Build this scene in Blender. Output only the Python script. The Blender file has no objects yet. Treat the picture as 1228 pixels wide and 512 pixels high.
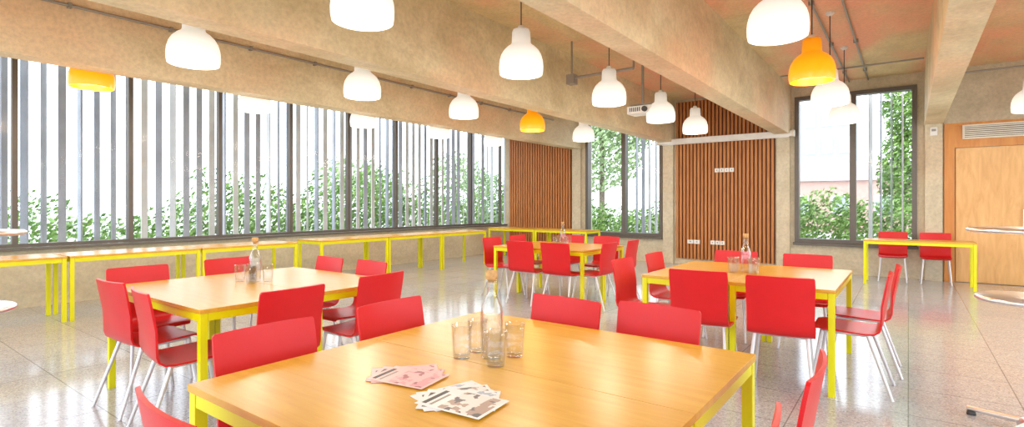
import bpy, math, random
from mathutils import Vector, Matrix
random.seed(7)
sc = bpy.context.scene
try:
    sc.view_settings.view_transform = 'Standard'
    sc.view_settings.look = 'None'
except Exception: pass

# ------------------------------------------------------------------ materials
def newmat(name):
    m = bpy.data.materials.new(name); m.use_nodes = True
    nt = m.node_tree; b = nt.nodes['Principled BSDF']
    return m, nt, b
def simple(name, col, rough=0.5, metal=0.0, var=0.06, scale=6.0, coat=0.0, spec=0.5):
    m, nt, b = newmat(name)
    n = nt.nodes.new('ShaderNodeTexNoise'); n.inputs['Scale'].default_value = scale; n.inputs['Detail'].default_value = 4
    tc = nt.nodes.new('ShaderNodeTexCoord'); nt.links.new(tc.outputs['Object'], n.inputs['Vector'])
    r = nt.nodes.new('ShaderNodeValToRGB')
    r.color_ramp.elements[0].position = 0.3; r.color_ramp.elements[1].position = 0.7
    r.color_ramp.elements[0].color = tuple(c*(1-var) for c in col)+(1,)
    r.color_ramp.elements[1].color = tuple(min(1,c*(1+var)) for c in col)+(1,)
    nt.links.new(n.outputs['Fac'], r.inputs['Fac']); nt.links.new(r.outputs['Color'], b.inputs['Base Color'])
    b.inputs['Roughness'].default_value = rough; b.inputs['Metallic'].default_value = metal
    b.inputs['Coat Weight'].default_value = coat; b.inputs['Specular IOR Level'].default_value = spec
    return m
def mixrgb(nt, mode, fac, a, b):
    n = nt.nodes.new('ShaderNodeMix'); n.data_type = 'RGBA'; n.blend_type = mode
    if isinstance(fac, float): n.inputs[0].default_value = fac
    else: nt.links.new(fac, n.inputs[0])
    for i, v in ((6, a), (7, b)):
        if isinstance(v, tuple): n.inputs[i].default_value = v
        else: nt.links.new(v, n.inputs[i])
    return n.outputs[2]
def ramp(nt, src, stops):
    r = nt.nodes.new('ShaderNodeValToRGB'); e = r.color_ramp.elements
    while len(e) < len(stops): e.new(0.5)
    for k, (p, c) in enumerate(stops):
        e[k].position = p; e[k].color = c if len(c) == 4 else tuple(c)+(1,)
    nt.links.new(src, r.inputs['Fac']); return r.outputs['Color']
def noise(nt, vec, scale, detail=5, rough=0.6, dist=0.0):
    n = nt.nodes.new('ShaderNodeTexNoise'); n.inputs['Scale'].default_value = scale
    n.inputs['Detail'].default_value = detail; n.inputs['Roughness'].default_value = rough
    n.inputs['Distortion'].default_value = dist
    nt.links.new(vec, n.inputs['Vector']); return n.outputs['Fac']
def mapping(nt, vec, scale=(1,1,1), loc=(0,0,0)):
    n = nt.nodes.new('ShaderNodeMapping'); n.inputs['Scale'].default_value = scale; n.inputs['Location'].default_value = loc
    nt.links.new(vec, n.inputs['Vector']); return n.outputs['Vector']

def concrete(name, c1, c2, patch_col, patch_amt, lo=0.5, hi=0.68):
    m, nt, b = newmat(name)
    tc = nt.nodes.new('ShaderNodeTexCoord').outputs['Object']
    big = noise(nt, mapping(nt, tc, (1,0.6,1)), 1.6, 7, 0.7, 0.5)
    base = ramp(nt, big, [(0.32, c1), (0.66, c2)])
    patch = noise(nt, mapping(nt, tc, (0.7,0.35,0.7),(3,7,1)), 1.0, 3, 0.5)
    patch_fac = ramp(nt, patch, [(lo,(0,0,0)),(hi,(patch_amt,)*3)])
    base = mixrgb(nt, 'MIX', patch_fac, base, patch_col)  # large salmon-orange noise patches mixed into the base colour
    fine = noise(nt, tc, 22, 6, 0.7)
    f = ramp(nt, fine, [(0.35,(0.84,0.84,0.84)),(0.6,(1,1,1))])
    col = mixrgb(nt, 'MULTIPLY', 1.0, base, f)
    nt.links.new(col, b.inputs['Base Color'])
    b.inputs['Roughness'].default_value = 0.7
    bp = nt.nodes.new('ShaderNodeBump'); bp.inputs['Strength'].default_value = 0.12; bp.inputs['Distance'].default_value = 0.02
    nt.links.new(fine, bp.inputs['Height']); nt.links.new(bp.outputs['Normal'], b.inputs['Normal'])
    return m
M_conc = concrete('concrete_wall', (0.58,0.51,0.36), (0.78,0.71,0.54), (0.78,0.50,0.30,1), 0.25)
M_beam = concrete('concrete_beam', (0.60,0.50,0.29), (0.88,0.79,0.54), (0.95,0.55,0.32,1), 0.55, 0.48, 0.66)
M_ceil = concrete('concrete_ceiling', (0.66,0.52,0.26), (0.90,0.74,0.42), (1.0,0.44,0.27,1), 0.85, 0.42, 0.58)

def terrazzo():
    m, nt, b = newmat('terrazzo_floor')
    tc = nt.nodes.new('ShaderNodeTexCoord').outputs['Object']
    v = nt.nodes.new('ShaderNodeTexVoronoi'); v.inputs['Scale'].default_value = 120
    nt.links.new(tc, v.inputs['Vector'])
    sep = nt.nodes.new('ShaderNodeSeparateColor'); nt.links.new(v.outputs['Color'], sep.inputs[0])
    sp = ramp(nt, sep.outputs[0], [(0.0,(0.32,0.32,0.33)),(0.12,(0.49,0.495,0.51)),(0.7,(0.58,0.59,0.615)),(1.0,(0.76,0.76,0.77))])
    big = noise(nt, tc, 0.5, 3)
    tint = ramp(nt, big, [(0.3,(0.90,0.95,1.0)),(0.7,(1.0,0.97,0.93))])
    col = mixrgb(nt, 'MULTIPLY', 1.0, sp, tint)
    br = nt.nodes.new('ShaderNodeTexBrick'); br.offset = 0.0; br.squash = 1.0
    br.inputs['Scale'].default_value = 1.0; br.inputs['Mortar Size'].default_value = 0.004
    br.inputs['Brick Width'].default_value = 0.6; br.inputs['Row Height'].default_value = 0.6
    br.inputs['Color1'].default_value = (1,1,1,1); br.inputs['Color2'].default_value = (0.92,0.92,0.92,1)
    br.inputs['Mortar'].default_value = (0.5,0.49,0.47,1)
    nt.links.new(tc, br.inputs['Vector'])
    col = mixrgb(nt, 'MULTIPLY', 1.0, col, br.outputs['Color'])
    nt.links.new(col, b.inputs['Base Color'])
    rr = noise(nt, tc, 3, 4)
    mr = nt.nodes.new('ShaderNodeMapRange'); mr.inputs[3].default_value = 0.08; mr.inputs[4].default_value = 0.18
    nt.links.new(rr, mr.inputs[0]); nt.links.new(mr.outputs[0], b.inputs['Roughness'])
    b.inputs['Specular IOR Level'].default_value = 1.0
    return m
M_floor = terrazzo()

def wood(name, c1, c2, scale=(1,1,1), rough=0.35, coat=0.0, ring=2.5):
    m, nt, b = newmat(name)
    tc = nt.nodes.new('ShaderNodeTexCoord').outputs['Object']
    v = mapping(nt, tc, scale)
    g = noise(nt, v, ring, 8, 0.65, 0.8)
    col = ramp(nt, g, [(0.3,c1),(0.7,c2)])
    nt.links.new(col, b.inputs['Base Color'])
    b.inputs['Roughness'].default_value = rough; b.inputs['Coat Weight'].default_value = coat
    b.inputs['Coat Roughness'].default_value = 0.12
    return m
M_top = wood('beech_tabletop', (0.66,0.35,0.030), (0.77,0.45,0.055), (1.0,14,6), 0.27, 0.0, 2.2)
M_slat = wood('timber_slat', (0.42,0.14,0.035), (0.64,0.27,0.08), (9,9,0.7), 0.5)
M_slatback = simple('slat_backing', (0.12,0.035,0.012), 0.8)
M_door = wood('plywood_door', (0.70,0.37,0.12), (0.88,0.54,0.22), (5,5,0.8), 0.4, 0.0)
M_doorframe = wood('door_frame_timber', (0.60,0.22,0.04), (0.74,0.33,0.07), (6,6,0.6), 0.4)
M_yel = simple('yellow_steel', (0.80,0.78,0.0), 0.35, 0, 0.03)
M_red = simple('red_lacquer', (0.66,0.010,0.014), 0.36, 0, 0.04, spec=0.4)
M_chrome = simple('chrome_steel', (0.78,0.78,0.80), 0.28, 1.0, 0.03)
M_leg = simple('satin_leg', (0.72,0.72,0.75), 0.4, 0.5, 0.03)
M_frame = simple('window_aluminium', (0.14,0.125,0.11), 0.45, 0.2, 0.05)
M_fin = simple('fin_grey', (0.34,0.37,0.43), 0.5, 0.1, 0.2, 2)
M_fin2 = simple('fin_pale', (0.58,0.60,0.62), 0.5, 0.0, 0.15, 2)
M_white = simple('white_plastic', (0.85,0.85,0.83), 0.4)
M_grille = simple('cream_grille', (0.80,0.76,0.66), 0.5)
M_dark = simple('dark_grey', (0.06,0.06,0.06), 0.5)
M_pipe = simple('galvanised_pipe', (0.34,0.32,0.29), 0.45, 0.5)
M_cork = simple('cork', (0.60,0.36,0.15), 0.9, 0, 0.25, 60)
M_cable = simple('black_cable', (0.05,0.05,0.05), 0.6)

def thin_glass(name, tint, base, gain, power, rough):
    m = bpy.data.materials.new(name); m.use_nodes = True; nt = m.node_tree; nt.nodes.clear()
    o = nt.nodes.new('ShaderNodeOutputMaterial'); t = nt.nodes.new('ShaderNodeBsdfTransparent')
    t.inputs[0].default_value = tint
    g = nt.nodes.new('ShaderNodeBsdfGlossy'); g.inputs['Roughness'].default_value = rough
    lw = nt.nodes.new('ShaderNodeLayerWeight'); lw.inputs[0].default_value = 0.5
    p = nt.nodes.new('ShaderNodeMath'); p.operation='POWER'; nt.links.new(lw.outputs['Facing'], p.inputs[0]); p.inputs[1].default_value = power
    ma = nt.nodes.new('ShaderNodeMath'); ma.operation='MULTIPLY_ADD'; nt.links.new(p.outputs[0], ma.inputs[0]); ma.inputs[1].default_value = gain; ma.inputs[2].default_value = base
    mx = nt.nodes.new('ShaderNodeMixShader')
    nt.links.new(ma.outputs[0], mx.inputs[0]); nt.links.new(t.outputs[0], mx.inputs[1]); nt.links.new(g.outputs[0], mx.inputs[2])
    nt.links.new(mx.outputs[0], o.inputs[0]); return m
M_glass = thin_glass('window_glass', (0.96,0.98,1.0,1), 0.008, 0.25, 5, 0.06)
M_tglass = thin_glass('drinking_glass', (0.97,0.98,0.98,1), 0.05, 0.75, 2.0, 0.03)
def shade(name, base, emis, strength):
    m, nt, b = newmat(name)
    b.inputs['Base Color'].default_value = base+(1,); b.inputs['Roughness'].default_value = 0.3
    tc = nt.nodes.new('ShaderNodeTexCoord'); sp = nt.nodes.new('ShaderNodeSeparateXYZ')
    nt.links.new(tc.outputs['Object'], sp.inputs[0])
    mr = nt.nodes.new('ShaderNodeMapRange'); mr.inputs[1].default_value = 0.0; mr.inputs[2].default_value = 0.42
    mr.inputs[3].default_value = strength*1.35; mr.inputs[4].default_value = strength*0.35
    nt.links.new(sp.outputs[2], mr.inputs[0])
    b.inputs['Emission Color'].default_value = emis+(1,)
    nt.links.new(mr.outputs[0], b.inputs['Emission Strength'])
    return m
M_shw = shade('opal_glass_white', (0.52,0.50,0.46), (1.0,0.94,0.83), 0.72)
M_sho = shade('opal_glass_orange', (0.85,0.30,0.01), (1.0,0.34,0.0), 0.78)
def leafmat(name, a, b_):
    m, nt, b = newmat(name)
    tc = nt.nodes.new('ShaderNodeTexCoord').outputs['Object']
    n = noise(nt, tc, 3.0, 5, 0.7)
    nt.links.new(ramp(nt, n, [(0.35,a),(0.65,b_)]), b.inputs['Base Color'])
    b.inputs['Roughness'].default_value = 0.6
    return m
M_leaf = leafmat('hedge_leaves', (0.08,0.18,0.035), (0.28,0.44,0.11))
M_leaf2 = leafmat('tree_leaves', (0.20,0.30,0.13), (0.42,0.53,0.27))
M_bark = simple('bark', (0.2,0.16,0.12), 0.9, 0, 0.3, 10)
M_ground = simple('paving', (0.50,0.50,0.48), 0.9, 0, 0.15, 1)
M_brick = simple('brick', (0.50,0.33,0.28), 0.9, 0, 0.15, 5)
M_render = simple('pale_render', (0.36,0.38,0.42), 0.8, 0, 0.05)
M_roof = simple('roof_slate', (0.32,0.27,0.27), 0.8)

# ------------------------------------------------------------------ mesh builder
class MB:
    def __init__(s): s.v=[]; s.f=[]; s.m=[]; s.s=[]; s.mats=[]
    def mi(s, mat):
        if mat not in s.mats: s.mats.append(mat)
        return s.mats.index(mat)
    def add(s, verts, faces, mat, smooth=False):
        o=len(s.v); s.v += [tuple(v) for v in verts]; k=s.mi(mat)
        for f in faces: s.f.append([i+o for i in f]); s.m.append(k); s.s.append(smooth)
    def box(s, a, b, mat, M=None):
        x0,y0,z0=a; x1,y1,z1=b
        vs=[Vector(p) for p in ((x0,y0,z0),(x1,y0,z0),(x1,y1,z0),(x0,y1,z0),(x0,y0,z1),(x1,y0,z1),(x1,y1,z1),(x0,y1,z1))]
        if M is not None: vs=[M@v for v in vs]
        s.add(vs,[(0,3,2,1),(4,5,6,7),(0,1,5,4),(1,2,6,5),(2,3,7,6),(3,0,4,7)],mat)
    def quad(s, pts, mat): s.add(pts,[(0,1,2,3)],mat)
    def tube(s, p1, p2, r1, mat, r2=None, n=12):
        if r2 is None: r2=r1
        p1=Vector(p1); p2=Vector(p2); d=(p2-p1).normalized()
        q=d.to_track_quat('Z','Y'); vs=[]
        for p,r in ((p1,r1),(p2,r2)):
            for i in range(n):
                a=2*math.pi*i/n; vs.append(p+q@Vector((r*math.cos(a),r*math.sin(a),0)))
        fs=[(i,(i+1)%n,n+(i+1)%n,n+i) for i in range(n)]
        s.add(vs,fs,mat,True); s.add(vs[:n],[tuple(reversed(range(n)))],mat); s.add(vs[n:],[tuple(range(n))],mat)
    def lathe(s, prof, mat, c=(0,0,0), n=32):
        vs=[];fs=[]
        for r,z in prof:
            for i in range(n):
                a=2*math.pi*i/n; vs.append((c[0]+r*math.cos(a),c[1]+r*math.sin(a),c[2]+z))
        for j in range(len(prof)-1):
            for i in range(n):
                fs.append((j*n+i,j*n+(i+1)%n,(j+1)*n+(i+1)%n,(j+1)*n+i))
        s.add(vs,fs,mat,True)
    def mesh(s, name):
        me=bpy.data.meshes.new(name); me.from_pydata(s.v,[],s.f)
        for m in s.mats: me.materials.append(m)
        me.polygons.foreach_set('material_index', s.m); me.polygons.foreach_set('use_smooth', s.s)
        me.update(); return me
    def obj(s, name, loc=(0,0,0), rz=0, bevel=0):
        return place(s.mesh(name), name, loc, rz, bevel)
def place(me, name, loc=(0,0,0), rz=0, bevel=0):
    o=bpy.data.objects.new(name, me); sc.collection.objects.link(o)
    o.location=loc; o.rotation_euler=(0,0,rz)
    if bevel:
        b=o.modifiers.new('bevel','BEVEL'); b.width=bevel; b.segments=2; b.limit_method='ANGLE'; b.angle_limit=math.radians(50)
    return o

# ------------------------------------------------------------------ room shell
XL, XR, YB, YF, ZC = -9.12, 4.0, 11.94, -3.0, 3.68
ZB = 2.73
b=MB(); b.box((XL-0.3,YF-0.3,-0.2),(XR+0.3,YB+0.3,0),M_floor); b.obj('floor')
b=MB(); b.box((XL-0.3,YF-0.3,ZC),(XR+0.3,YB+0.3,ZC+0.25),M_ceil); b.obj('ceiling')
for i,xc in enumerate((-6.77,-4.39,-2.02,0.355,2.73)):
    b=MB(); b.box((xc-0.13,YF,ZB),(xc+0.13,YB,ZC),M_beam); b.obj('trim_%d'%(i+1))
# left wall
SZ, WT = 0.74, 3.42
muls=[11.85-1.27*n for n in range(0,12)]
b=MB()
b.box((XL-0.3,YF,0),(XL,YB,SZ),M_conc); b.box((XL-0.3,YF,WT),(XL,YB,ZC),M_conc)
b.box((XL-0.3,YF,SZ),(XL,muls[-1]-0.05,WT),M_conc)
b.obj('wall_left')
b=MB(); b.box((XL-0.04,muls[-1],SZ),(XL+0.10,YB-0.005,SZ+0.035),M_frame); b.obj('trim_6')
for i in range(len(muls)-1):
    y1,y0=muls[i],muls[i+1]; b=MB(); f=0.030
    xa,xb=XL-0.14,XL-0.05
    z0=SZ+0.036
    b.box((xa,y0,z0),(xb,y0+f,WT),M_frame); b.box((xa,y1-f,z0),(xb,y1,WT),M_frame)
    b.box((xa,y0+f,z0),(xb,y1-f,z0+0.045),M_frame); b.box((xa,y0+f,WT-0.06),(xb,y1-f,WT),M_frame)
    x=XL-0.10; b.quad([(x,y0+f,z0+.045),(x,y1-f,z0+.045),(x,y1-f,WT-.06),(x,y0+f,WT-.06)],M_glass)
    b.obj('window_%d'%(i+1))
# back wall
W1=(-6.53,-4.54); W2=(-1.82,0.125); ZW0,ZW1=0.58,3.46
b=MB()
def bw(x0,x1,z0,z1): b.box((x0,YB,z0),(x1,YB+0.3,z1),M_conc)
bw(XL,W1[0],0,ZC); bw(W1[0],W1[1],0,ZW0); bw(W1[0],W1[1],ZW1,ZC); bw(W1[1],W2[0],0,ZC)
bw(W2[0],W2[1],0,ZW0); bw(W2[0],W2[1],ZW1,ZC); bw(W2[1],XR,0,ZC)
b.obj('wall_back')
for i,xc in enumerate((-6.77,-4.39,-2.02,0.355)):
    b=MB(); b.box((xc-0.12,YB-0.09,0),(xc+0.12,YB,ZB),M_conc); b.obj('trim_%d'%(7+i))
def bigwin(name,x0,x1,xm):
    b=MB(); f=0.075; ya,yb=YB-0.05,YB+0.12
    b.box((x0,ya,ZW0),(x0+f,yb,ZW1),M_frame); b.box((x1-f,ya,ZW0),(x1,yb,ZW1),M_frame)
    b.box((x0+f,ya,ZW0),(x1-f,yb,ZW0+f),M_frame); b.box((x0+f,ya,ZW1-f),(x1-f,yb,ZW1),M_frame)
    b.box((xm-0.05,ya,ZW0+f),(xm+0.05,yb,ZW1-f),M_frame)
    y=YB+0.05
    for xa,xb in ((x0+f,xm-0.05),(xm+0.05,x1-f)):
        b.quad([(xa,y,ZW0+f),(xb,y,ZW0+f),(xb,y,ZW1-f),(xa,y,ZW1-f)],M_glass)
    b.box((x0-0.02,YB-0.11,ZW0-0.05),(x1+0.02,YB-0.002,ZW0-0.002),M_frame)
    b.obj(name)
bigwin('window_20',W1[0],W1[1],-5.50); bigwin('window_21',W2[0],W2[1],-0.84)
# right + rear walls (out of view), with window openings added to let in sky light
b=MB()
b.box((XR,YF,0),(XR+0.3,YB,0.5),M_conc); b.box((XR,YF,3.4),(XR+0.3,YB,ZC),M_conc)
b.box((XR,10.5,0.5),(XR+0.3,YB,3.4),M_conc); b.obj('wall_right')
b=MB()
b.box((XL-0.3,YF-0.3,0),(XR+0.3,YF,0.3),M_conc); b.box((XL-0.3,YF-0.3,3.4),(XR+0.3,YF,ZC),M_conc); b.obj('wall_front')
b=MB(); y=YF
while y<10.4:
    b.box((XR+0.1,y,0.5),(XR+0.16,y+0.06,3.4),M_frame); y+=1.5
b.obj('window_22')
b=MB(); x=XL
while x<XR:
    b.box((x,YF-0.16,0.3),(x+0.06,YF-0.1,3.4),M_frame); x+=1.5
b.obj('window_23')

# slatted timber panels
def slats(name,x0,x1,z0,z1):
    b=MB(); b.box((x0,YB-0.02,z0),(x1,YB-0.001,z1),M_slatback)
    n=int((x1-x0)/0.078); p=(x1-x0)/n
    for i in range(n):
        xa=x0+i*p+p*0.18; b.box((xa,YB-0.06,z0),(xa+p*0.62,YB-0.02,z1),M_slat)
    b.obj(name)
slats('slatted_wall_panel',-8.93,-6.95,0.12,3.62)
slats('slatted_wall_panel',-4.22,-2.18,0.12,3.62)
def sock(x,z,n,w=0.09):
    b=MB()
    for i in range(n):
        xa=x+i*(w+0.012); b.box((xa,-0.012,0),(xa+w,0,0.085),M_white)
        b.box((xa+w*0.38,-0.015,0.032),(xa+w*0.62,-0.012,0.055),M_pipe)
    b.obj('wall_socket',(0,YB-0.0605,z))
sock(-3.36,2.02,4); sock(-3.95,0.46,2,0.13); sock(-3.45,0.46,3)
# projection screen casing
b=MB()
b.box((-4.56,YB-0.22,2.68),(-1.84,YB-0.11,2.79),M_white); b.box((-4.60,YB-0.23,2.67),(-4.56,YB-0.10,2.80),M_grille); b.box((-1.84,YB-0.23,2.67),(-1.80,YB-0.10,2.80),M_grille)
b.tube((-4.5,YB-0.17,2.675),(-1.9,YB-0.17,2.675),0.014,M_white)
for x in (-4.4,-2.0): b.box((x-0.03,YB-0.11,2.70),(x+0.03,YB-0.09,2.78),M_grille)
b.obj('projector_screen_casing',bevel=0.006)
b=MB(); b.box((-0.05,-0.03,-0.07),(0.05,0,0.07),M_white); b.box((-0.03,-0.034,0.0),(0.03,-0.03,0.04),M_pipe)
b.obj('wall_thermostat',(0.355,YB-0.091,2.6),bevel=0.004)

# door + frame + grille
b=MB()
b.box((0.50,YB-0.05,0),(0.64,YB-0.001,2.72),M_doorframe); b.box((0.64,YB-0.05,2.68),(2.9,YB-0.001,2.72),M_doorframe)
b.box((0.64,YB-0.04,2.30),(2.9,YB-0.001,2.42),M_doorframe); b.box((0.64,YB-0.03,2.42),(2.9,YB-0.001,2.68),M_doorframe)
b.box((2.52,YB-0.05,0),(2.62,YB-0.001,2.30),M_doorframe)
b.obj('trim_20')
b=MB(); b.box((0.655,YB-0.04,0.01),(1.575,YB-0.004,2.29),M_door); b.box((1.585,YB-0.04,0.01),(2.505,YB-0.004,2.29),M_door)
for x in (1.50,1.66):
    b.tube((x,YB-0.08,0.95),(x,YB-0.08,1.25),0.012,M_chrome)
    for z in (0.97,1.23): b.tube((x,YB-0.08,z),(x,YB-0.04,z),0.009,M_chrome)
b.obj('door_1')
b=MB(); b.box((0.74,YB-0.065,2.44),(2.6,YB-0.052,2.465),M_grille); b.box((0.74,YB-0.065,2.655),(2.6,YB-0.052,2.68),M_grille)
b.box((0.74,YB-0.065,2.465),(0.77,YB-0.052,2.655),M_grille); b.box((0.77,YB-0.054,2.465),(2.6,YB-0.052,2.655),M_dark)
for k in range(6):
    z=2.475+k*0.031; b.box((0.77,YB-0.066,z),(2.6,YB-0.054,z+0.018),M_grille)
b.obj('ventilation_grille')

# conduits
b=MB()
for x in (-0.90,-0.60): b.tube((x,0,ZC-0.03),(x,YB-0.02,ZC-0.03),0.014,M_pipe)
for y in (1,3,5,7,9,11):
    for x in (-0.90,-0.60): b.box((x-0.03,y,ZC-0.05),(x+0.03,y+0.03,ZC),M_pipe)
b.tube((-1.85,10.6,ZC-0.05),(0.2,10.6,ZC-0.05),0.014,M_pipe); b.tube((0.5,10.6,ZC-0.35),(2.6,10.6,ZC-0.35),0.014,M_pipe)
b.obj('ceiling_conduit')
b=MB()
b.tube((-6.60,0.5,3.28),(-6.60,10.5,3.28),0.016,M_pipe)
y=0.7
while y<10.5: b.box((-6.64,y,3.255),(-6.58,y+0.03,3.305),M_pipe); y+=0.9
b.obj('wall_conduit')
b=MB()
b.tube((-3.9,6.7,3.15),(-2.95,6.7,3.15),0.02,M_pipe); b.tube((-3.9,6.7,3.15),(-3.9,6.7,ZC),0.014,M_pipe)
b.tube((-2.95,6.7,3.15),(-2.95,6.7,ZC),0.014,M_pipe)
b.box((-3.96,6.64,3.06),(-3.84,6.76,3.2),M_pipe)
b.obj('cable_bracket')

# ------------------------------------------------------------------ pendants
def pendant_mesh(mat, cord):
    b=MB()
    outer=[(0.200,0.0),(0.206,0.03),(0.208,0.08),(0.204,0.13),(0.190,0.18),(0.165,0.225),(0.130,0.26),(0.100,0.28),(0.090,0.295),(0.088,0.34),(0.086,0.40),(0.075,0.425),(0.03,0.43),(0.0,0.43)]
    inner=[(r*0.95,z) for r,z in outer[:-2]]
    b.lathe(outer,mat); b.lathe(list(reversed([(r,z-0.004 if z>0 else z) for r,z in inner])),mat)
    b.lathe([(0.190,0.0),(0.200,0.0)],mat)
    b.lathe([(0.0,0.46),(0.03,0.46),(0.035,0.43)],M_white)
    b.tube((0,0,0.45),(0,0,cord-0.03),0.006,M_cable,n=8)
    b.lathe([(0.05,cord),(0.05,cord-0.02),(0.02,cord-0.045),(0,cord-0.045)],M_white,n=16)
    b.lathe([(0.0,0.10),(0.03,0.11),(0.045,0.15),(0.03,0.19),(0.02,0.22),(0.02,0.28)],mat,n=16)
    return b.mesh('pendant_lamp')
Zp=2.55
pw=pendant_mesh(M_shw,ZC-Zp); po=pendant_mesh(M_sho,ZC-Zp)
pw2=pendant_mesh(M_shw,ZC-2.60); po2=pendant_mesh(M_sho,ZC-2.60)
lamps=[]
for y in (0.4,2.27,4.09,5.93,7.62,9.2): lamps.append((-2.93,y,0))
for y in (0.3,2.08,3.87,5.6,7.3,9.03): lamps.append((-5.0,y,1 if y==7.3 else 0))
for y in (2.5,4.3,6.04,7.56,9.36): lamps.append((-0.77,y,1 if y==6.04 else 0))
for y in (6.1,7.9,9.66): lamps.append((1.3,y,0))
for y in (4.3,): lamps.append((1.6,y,0))
for y in (1.94,3.75,5.55,7.3,8.95): lamps.append((-7.15,y,3 if y==1.94 else 2))
for x,y,k in lamps:
    z=Zp if k<2 else 2.60
    place([pw,po,pw2,po2][k],'pendant_lamp',(x,y,z))
    l=bpy.data.lights.new('lamp_bulb','POINT'); l.energy=29; l.color=(1.0,0.89,0.74) if k%2==0 else (1.0,0.65,0.3); l.shadow_soft_size=0.17
    o=bpy.data.objects.new('pendant_bulb_light',l); sc.collection.objects.link(o); o.location=(x,y,z+0.02)

# projector
b=MB()
b.box((-0.19,-0.14,0),(0.19,0.14,0.11),M_white); b.tube((0.09,-0.14,0.055),(0.09,-0.17,0.055),0.04,M_dark,n=20)
for k in range(6): b.box((-0.15+k*0.03,-0.145,0.03),(-0.135+k*0.03,-0.14,0.09),M_dark)
b.box((-0.19,-0.02,0.11),(-0.10,0.02,0.14),M_pipe);b.box((0.10,-0.02,0.11),(0.19,0.02,0.14),M_pipe); b.box((-0.19,-0.03,0.14),(0.19,0.03,0.155),M_pipe)
b.tube((0,0,0.155),(0,0,ZC-2.68),0.02,M_pipe); b.box((-0.08,-0.08,ZC-2.68-0.02),(0.08,0.08,ZC-2.68),M_pipe)
b.obj('ceiling_projector',(-3.2,7.6,2.68),bevel=0.006)

# ------------------------------------------------------------------ tables
TZ=0.74
def table_mesh(L,W):
    b=MB(); g=0.0008
    b.box((g,g,TZ-0.024),(L-g,W-g,TZ),M_top)
    t=0.04; zr=TZ-0.0245
    for x in (g+.004,L-t-g-.004):
        for y in (g+.004,W-t-g-.004): b.box((x,y,0),(x+t,y+t,zr),M_yel)
    r=0.03; e=.006+g
    b.box((t+e,e,zr-0.045),(L-t-e,e+r,zr),M_yel); b.box((t+e,W-e-r,zr-0.045),(L-t-e,W-e,zr),M_yel)
    b.box((e,t+e,zr-0.045),(e+r,W-t-e,zr),M_yel); b.box((L-e-r,t+e,zr-0.045),(L-e,W-t-e,zr),M_yel)
    return b.mesh('canteen_table')
tm={}
def table(x0,y0,x1,y1):
    L,W=round(x1-x0,3),round(y1-y0,3)
    if (L,W) not in tm: tm[(L,W)]=table_mesh(L,W)
    place(tm[(L,W)],'canteen_table',(x0,y0,0),0,0.0015)
def pair(x0,y0,x1,y1,axis='y'):
    if axis=='y':
        m=(y0+y1)/2; table(x0,y0,x1,m); table(x0,m,x1,y1)
    else:
        m=(x0+x1)/2; table(x0,y0,m,y1); table(m,y0,x1,y1)
pair(-1.90,0.77,-0.48,2.26); pair(-4.66,1.35,-3.17,2.82); pair(-1.80,4.25,-0.40,5.65,'x'); pair(-4.75,5.95,-3.30,7.15)
for y in (0.45,1.87,3.29): table(-8.32,y,-7.64,y+1.40)
for y in (5.10,6.51,7.92): table(-8.32,y,-7.64,y+1.40)
table(-8.55,10.5,-7.15,11.18); table(-7.14,10.5,-5.74,11.18)
table(-0.61,10.70,0.84,11.28)

# ------------------------------------------------------------------ chairs
def chair_mesh():
    b=MB()
    P=[(0.225,0.425,0.185),(0.215,0.440,0.195),(0.17,0.448,0.205),(0.08,0.446,0.210),(-0.04,0.438,0.212),(-0.12,0.435,0.212),
       (-0.165,0.440,0.211),(-0.190,0.458,0.210),(-0.203,0.49,0.209),(-0.213,0.55,0.209),(-0.226,0.63,0.210),(-0.240,0.71,0.212),(-0.252,0.78,0.213),(-0.262,0.832,0.211),(-0.264,0.842,0.203)]
    th=0.012; NX=9; top=[];bot=[]
    n=len(P)
    for i,(y,z,w) in enumerate(P):
        a=P[max(0,i-1)]; c=P[min(n-1,i+1)]; t=Vector((0,c[0]-a[0],c[1]-a[1])).normalized(); nn=Vector((0,t.z,-t.y))
        if nn.z>0 and i<6: nn=-nn
        if i>=6 and nn.y>0: nn=-nn
        for j in range(NX):
            u=-1+2*j/(NX-1); x=w*u
            cy=0
            if z>0.47: cy=0.022*(u*u)*min(1,(z-0.47)/0.15)
            dz=-0.006*(1-u*u) if z<0.46 else 0
            p=Vector((x,y+cy,z+dz)); top.append(p); bot.append(p+nn*th)
    def id(i,j,k): return (k*n+i)*NX+j
    fs=[]
    for i in range(n-1):
        for j in range(NX-1):
            fs.append((id(i,j,0),id(i+1,j,0),id(i+1,j+1,0),id(i,j+1,0)))
            fs.append((id(i,j,1),id(i,j+1,1),id(i+1,j+1,1),id(i+1,j,1)))
    b.add(top+bot,fs,M_red,True)
    fe=[]
    for i in range(n-1):
        fe.append((id(i,0,0),id(i,0,1),id(i+1,0,1),id(i+1,0,0)))
        fe.append((id(i,NX-1,0),id(i+1,NX-1,0),id(i+1,NX-1,1),id(i,NX-1,1)))
    for j in range(NX-1):
        fe.append((id(0,j,0),id(0,j+1,0),id(0,j+1,1),id(0,j,1)))
        fe.append((id(n-1,j,0),id(n-1,j,1),id(n-1,j+1,1),id(n-1,j+1,0)))
    b.add(top+bot,fe,M_red,False)
    for sx in (-1,1):
        b.tube((sx*0.165,-0.13,0.415),(sx*0.205,-0.27,0.0),0.013,M_leg,0.010)
        b.tube((sx*0.165,0.15,0.415),(sx*0.200,0.215,0.0),0.013,M_leg,0.010)
        b.tube((sx*0.165,-0.14,0.416),(sx*0.165,0.16,0.416),0.011,M_leg)
    b.tube((-0.165,0.12,0.414),(0.165,0.12,0.414),0.011,M_leg); b.tube((-0.165,-0.10,0.412),(0.165,-0.10,0.412),0.011,M_leg)
    me=b.mesh('dining_chair'); return me
cm=chair_mesh()
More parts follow.
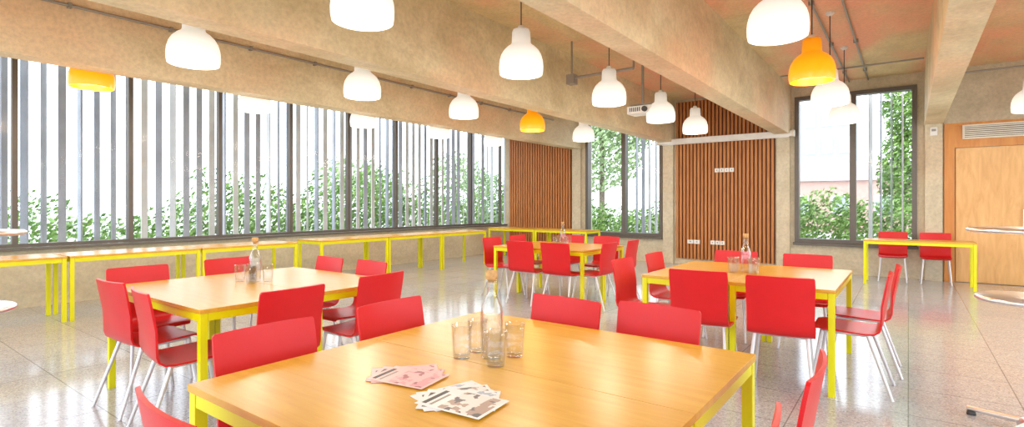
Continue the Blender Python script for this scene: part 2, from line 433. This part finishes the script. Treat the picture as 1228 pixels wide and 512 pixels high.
def chair(bx,by,facing,jit=0.0):
    a=math.radians(facing+jit); f=Vector((-math.sin(a),math.cos(a),0))
    place(cm,'dining_chair',(bx+f.x*0.255,by+f.y*0.255,0),a)
N,S,E,W_=0,180,-90,90
for c in [(-2.10,1.145,E,0),(-2.11,1.80,E,2),(-1.46,0.53,N,-4),(-1.44,2.42,S,-4),(-0.97,2.50,S,-5),(-0.22,1.87,W_,2),(-0.25,1.25,W_,0),
          (-4.10,1.20,N,3),(-3.52,1.17,N,-8),(-4.88,1.62,E,0),(-4.98,2.36,E,3),(-4.31,2.98,S,-3),(-3.72,2.99,S,-4),(-2.88,1.75,W_,3),(-2.97,2.48,W_,5),
          (-1.26,4.00,N,3),(-0.70,3.97,N,6),(-2.08,4.46,E,0),(-2.07,5.18,E,0),(-0.10,4.62,W_,0),(-0.06,5.22,W_,2),(-1.45,5.90,S,0),(-0.79,5.90,S,3),
          (-4.15,5.74,N,0),(-3.60,5.74,N,0),(-4.99,6.20,E,0),(-4.99,6.85,E,0),(-3.04,6.20,W_,0),(-3.02,6.88,W_,4),(-4.3,7.42,S,0),(-3.7,7.42,S,0),
          (-0.22,11.68,S,0),(0.37,11.68,S,0)]:
    chair(*c)

# ------------------------------------------------------------------ chrome poseur tables
def poseur():
    b=MB()
    def disc(z,r,t):
        b.lathe([(0,z+t),(r-0.012,z+t),(r,z+t*0.7),(r,z+t*0.3),(r-0.012,z),(0,z)],M_chrome,n=48)
    disc(1.165,0.30,0.025); disc(0.76,0.26,0.03)
    b.tube((0,0,0.05),(0,0,1.165),0.032,M_chrome,n=20)
    b.lathe([(0.0,0.09),(0.05,0.085),(0.07,0.05),(0.07,0.035),(0,0.035)],M_chrome,n=24)
    for k in range(4):
        a=math.radians(45+90*k+12); d=Vector((math.cos(a),math.sin(a),0))
        b.tube(d*0.03+Vector((0,0,0.06)),d*0.33+Vector((0,0,0.035)),0.02,M_chrome,0.015)
        b.lathe([(0,0.025),(0.022,0.02),(0.025,0.0),(0,0)],M_dark,c=tuple(d*0.31),n=12)
    return b.mesh('poseur_table')
pm=poseur()
place(pm,'poseur_table',(0.58,4.28,0)); place(pm,'poseur_table',(-3.98,0.48,0),0.5)

# ------------------------------------------------------------------ tableware
def carafe():
    b=MB()
    out=[(0.0,0.002),(0.036,0.0),(0.042,0.008),(0.043,0.03),(0.043,0.17),(0.038,0.20),(0.022,0.235),(0.018,0.25),(0.018,0.285),(0.021,0.29),(0.021,0.298)]
    inn=[(0.017,0.298),(0.0145,0.285),(0.0145,0.25),(0.019,0.235),(0.034,0.20),(0.039,0.17),(0.039,0.02),(0.0,0.012)]
    b.lathe(out+inn,M_tglass,n=24)
    b.lathe([(0,0.29),(0.0135,0.29),(0.014,0.30),(0.022,0.302),(0.023,0.33),(0.019,0.335),(0,0.335)],M_cork,n=20)
    return b.mesh('glass_carafe')
def tumbler():
    b=MB()
    b.lathe([(0,0.0),(0.032,0.0),(0.034,0.006),(0.036,0.05),(0.040,0.125),(0.040,0.128),(0.037,0.128),(0.033,0.05),(0.031,0.014),(0,0.012)],M_tglass,n=24)
    return b.mesh('drinking_glass')
ca,tu=carafe(),tumbler()
for x,y in ((-1.285,1.60),(-4.00,2.10),(-1.13,4.92),(-4.05,6.7)):
    place(ca,'glass_carafe',(x,y,TZ+0.001))
    for l,d in ((-0.115,0.0),(-0.06,0.085),(0.018,-0.10),(0.088,0.02)):
        place(tu,'drinking_glass',(x+.803*l-.596*d,y+.596*l+.803*d,TZ+0.001))

# leaflets
def paper(name,c1,c2,c3,sc_):
    m,nt,bs=newmat(name)
    tc=nt.nodes.new('ShaderNodeTexCoord').outputs['Object']
    v=nt.nodes.new('ShaderNodeTexVoronoi'); v.inputs['Scale'].default_value=sc_; v.distance='CHEBYCHEV'; nt.links.new(tc,v.inputs['Vector'])
    sp=nt.nodes.new('ShaderNodeSeparateColor'); nt.links.new(v.outputs['Color'],sp.inputs[0])
    r=nt.nodes.new('ShaderNodeValToRGB'); r.color_ramp.interpolation='CONSTANT'; e=r.color_ramp.elements
    e[0].position=0; e[0].color=c1+(1,); e[1].position=0.5; e[1].color=c2+(1,); k=e.new(0.78); k.color=c3+(1,)
    nt.links.new(sp.outputs[0],r.inputs[0]); nt.links.new(r.outputs[0],bs.inputs['Base Color']); bs.inputs['Roughness'].default_value=0.4
    return m
P1=paper('leaflet_print_pink',(0.80,0.50,0.50),(0.78,0.34,0.38),(0.40,0.12,0.14),45)
P2=paper('leaflet_print_blue',(0.82,0.84,0.86),(0.40,0.47,0.58),(0.12,0.15,0.22),45)
P3=paper('leaflet_print_photo',(0.80,0.78,0.76),(0.45,0.33,0.28),(0.14,0.13,0.14),40)
def img2w(u,v,z):
    d=640*(1.33-z)/(v-245); lat=(u-614)/640*d
    return (.803*lat-.596*d, .596*lat+.803*d)
def fan(name,cx,cy,mats,angs,w,h,tone):
    b=MB(); px=simple(name+'_paper',tone,0.4)
    for i,(mt,a) in enumerate(zip(mats,angs)):
        M=Matrix.Translation((0.022*i,-0.014*i,0.001+0.0016*i))@Matrix.Rotation(math.radians(a),4,'Z')
        b.box((-w/2,-h/2,0),(w/2,h/2,0.0012),px,M)
        b.box((-w/2+0.008,-h/2+0.01,0.0012),(w/2-0.008,h/6,0.0014),mt,M)
        b.box((-w/2+0.015,h/2-0.03,0.0012),(w/2-0.03,h/2-0.014,0.0014),M_dark,M)
        b.box((-w/2+0.015,h/2-0.052,0.0012),(w/2-0.05,h/2-0.042,0.0014),M_pipe,M)
    b.obj(name,(cx,cy,TZ))
x,y=img2w(486,448,TZ); fan('leaflet_stack',x,y,[P1,P1,P1],[140,118,100],0.16,0.23,(0.85,0.56,0.54))
x,y=img2w(546,474,TZ); fan('leaflet_stack',x,y,[P2,P3,P2,P3],[165,145,122,95],0.16,0.23,(0.84,0.85,0.86))

# ------------------------------------------------------------------ exterior
b=MB(); b.box((-80,-30,-0.35),(40,80,-0.25),M_ground); b.obj('exterior_ground')
def fin_row(name, pts, z0, z1):
    b=MB()
    for (x,y,a) in pts:
        M=Matrix.Translation((x,y,0))@Matrix.Rotation(a,4,'Z')
        b.box((-0.045,-0.012,z0),(0.045,0.012,z1),random.choice((M_fin,M_fin,M_fin2)),M)
    x0,y0,_=pts[0]; x1,y1,_=pts[-1]
    for z in (z0-0.04,z1):
        b.box((min(x0,x1)-0.05,min(y0,y1)-0.05,z),(max(x0,x1)+0.05,max(y0,y1)+0.05,z+0.04),M_fin)
    b.box((x0-0.05,y0-0.05,-0.25),(x0+0.05,y0+0.05,z0-0.04),M_fin)
    b.box((x1-0.05,y1-0.05,-0.25),(x1+0.05,y1+0.05,z0-0.04),M_fin)
    b.obj(name)
pts=[];y=-1.8
while y<13.8:
    pts.append((-9.75,y,random.choice((0.2,0.9,1.4,1.7,2.3))+random.uniform(-.15,.15))); y+=0.205
fin_row('exterior_louvre_screen',pts,0.3,3.7)
fin_row('exterior_louvre_screen',[(-5.5+0.17*i,YB+0.75,0.9+random.uniform(-.4,.6)) for i in range(9)],0.3,3.7)
fin_row('exterior_louvre_screen',[(-0.6+0.17*i,YB+0.75,1.3+random.uniform(-.3,.4)) for i in range(7)],0.3,3.7)
def foliage(name, blobs, n, size, mat, trunk=None):
    b=MB(); vs=[];fs=[]
    tot=sum(r[3]*r[4]*r[5] for r in blobs)
    for (cx,cy,cz,rx,ry,rz) in blobs:
        k=int(n*rx*ry*rz/tot)
        for _ in range(k):
            d=Vector((random.gauss(0,1),random.gauss(0,1),random.gauss(0,1))).normalized()*(random.random()**0.33)
            p=Vector((cx+d.x*rx,cy+d.y*ry,max(-0.2,cz+d.z*rz)))
            q=Vector((random.gauss(0,1),random.gauss(0,1),random.gauss(0,1))).normalized(); t=q.orthogonal().normalized(); w=q.cross(t)
            s=size*random.uniform(.6,1.3); o=len(vs)
            vs+= [p-t*s,p+w*s*0.5,p+t*s,p-w*s*0.5]; fs.append((o,o+1,o+2,o+3))
    b.add(vs,fs,mat)
    if trunk:
        for (a,c,r) in trunk: b.tube(a,c,r,M_bark,r*0.6)
    b.obj(name)
bl=[]
y=2.5
while y<19:
    h=random.uniform(0.75,1.35)*(0.8 if y<5 else 1.15); bl.append((-12.6+random.uniform(-.4,.4),y,h*0.75,0.9,0.9,h)); y+=0.8
foliage('exterior_hedge',bl,28000,0.06,M_leaf)
bl=[];x=-11
while x<4:
    h=random.uniform(0.85,1.15)*(1.0 if x>-4 else .8); bl.append((x,15.9+random.uniform(-.3,.3),h*0.75,0.9,0.8,h)); x+=0.85
foliage('exterior_hedge',bl,26000,0.06,M_leaf)
foliage('exterior_tree',[(-10.2,20,3.6,1.8,1.6,1.8),(-9,20.5,5,1.5,1.5,1.5),(-11.5,20,4.8,1.4,1.3,1.3)],7500,0.10,M_leaf2,[((-10.2,20,-0.25),(-10.2,20,4.5),0.14)])
foliage('exterior_tree',[(-0.1,17.6,2.2,0.6,0.5,1.3),(-0.1,17.6,4.0,0.5,0.45,1.1)],5500,0.06,M_leaf,[((-0.1,17.6,-0.25),(-0.1,17.6,3.7),0.07)])
for tx,ty,th_ in ((-17.5,19,3.0),(-17,12.5,2.3)):
    foliage('exterior_tree',[(tx,ty,th_,1.1,1.4,.9),(tx+.4,ty+1.2,th_-.6,1.0,1.1,.8)],1300,0.10,M_leaf2,[((tx,ty,-0.25),(tx,ty,th_+.3),0.08)])
def house(name,x,y,w,d,h,mat,rot=0):
    b=MB(); b.box((-w/2,-d/2,0),(w/2,d/2,h),mat)
    b.add([(-w/2-.2,-d/2-.2,h),(w/2+.2,-d/2-.2,h),(w/2+.2,d/2+.2,h),(-w/2-.2,d/2+.2,h),(-w/2,0,h+1.2),(w/2,0,h+1.2)],[(0,1,5,4),(3,4,5,2),(0,4,3),(1,2,5),(0,3,2,1)],M_roof)
    k=-w/2+0.6
    while k<w/2-1:
        for z in (1.0,3.4):
            if z+1.0<h: b.box((k,-d/2-0.04,z),(k+0.9,-d/2,z+1.1),M_white); b.box((k+0.08,-d/2-0.06,z+0.08),(k+0.82,-d/2-0.04,z+1.02),M_fin)
        k+=2.0
    b.obj(name,(x,y,-0.25),rot)
house('brick_house',-2.4,38,8,6,2.9,M_brick,0.1)
b=MB(); b.box((-2.2,-2.2,0),(2.2,2.2,10.5),M_render)
for i in range(4):
    for j in range(3): b.box((-1.8+1.3*j,-2.25,1.2+2.4*i),(-1.0+1.3*j,-2.2,2.6+2.4*i),M_fin2)
b.obj('tower_block',(-5.6,56,-0.25))

# ------------------------------------------------------------------ world + camera
w=bpy.data.worlds.new('world'); sc.world=w; w.use_nodes=True; nt=w.node_tree
bg=nt.nodes['Background']; bg.inputs[0].default_value=(0.86,0.93,1.0,1); bg.inputs[1].default_value=4.0
sun=bpy.data.lights.new('sun','SUN'); sun.energy=1.0; sun.angle=0.6; sun.color=(1,0.95,0.88)
so=bpy.data.objects.new('sun',sun); sc.collection.objects.link(so); so.rotation_euler=(math.radians(35),math.radians(-15),0)

cam=bpy.data.cameras.new('camera'); cam.sensor_width=36; cam.lens=640/1228*36; cam.shift_y=-11/1228; cam.clip_start=0.05
co=bpy.data.objects.new('camera',cam); sc.collection.objects.link(co); co.location=(0,0,1.33)
co.rotation_euler=(math.radians(90),0,math.radians(36.6)); sc.camera=co
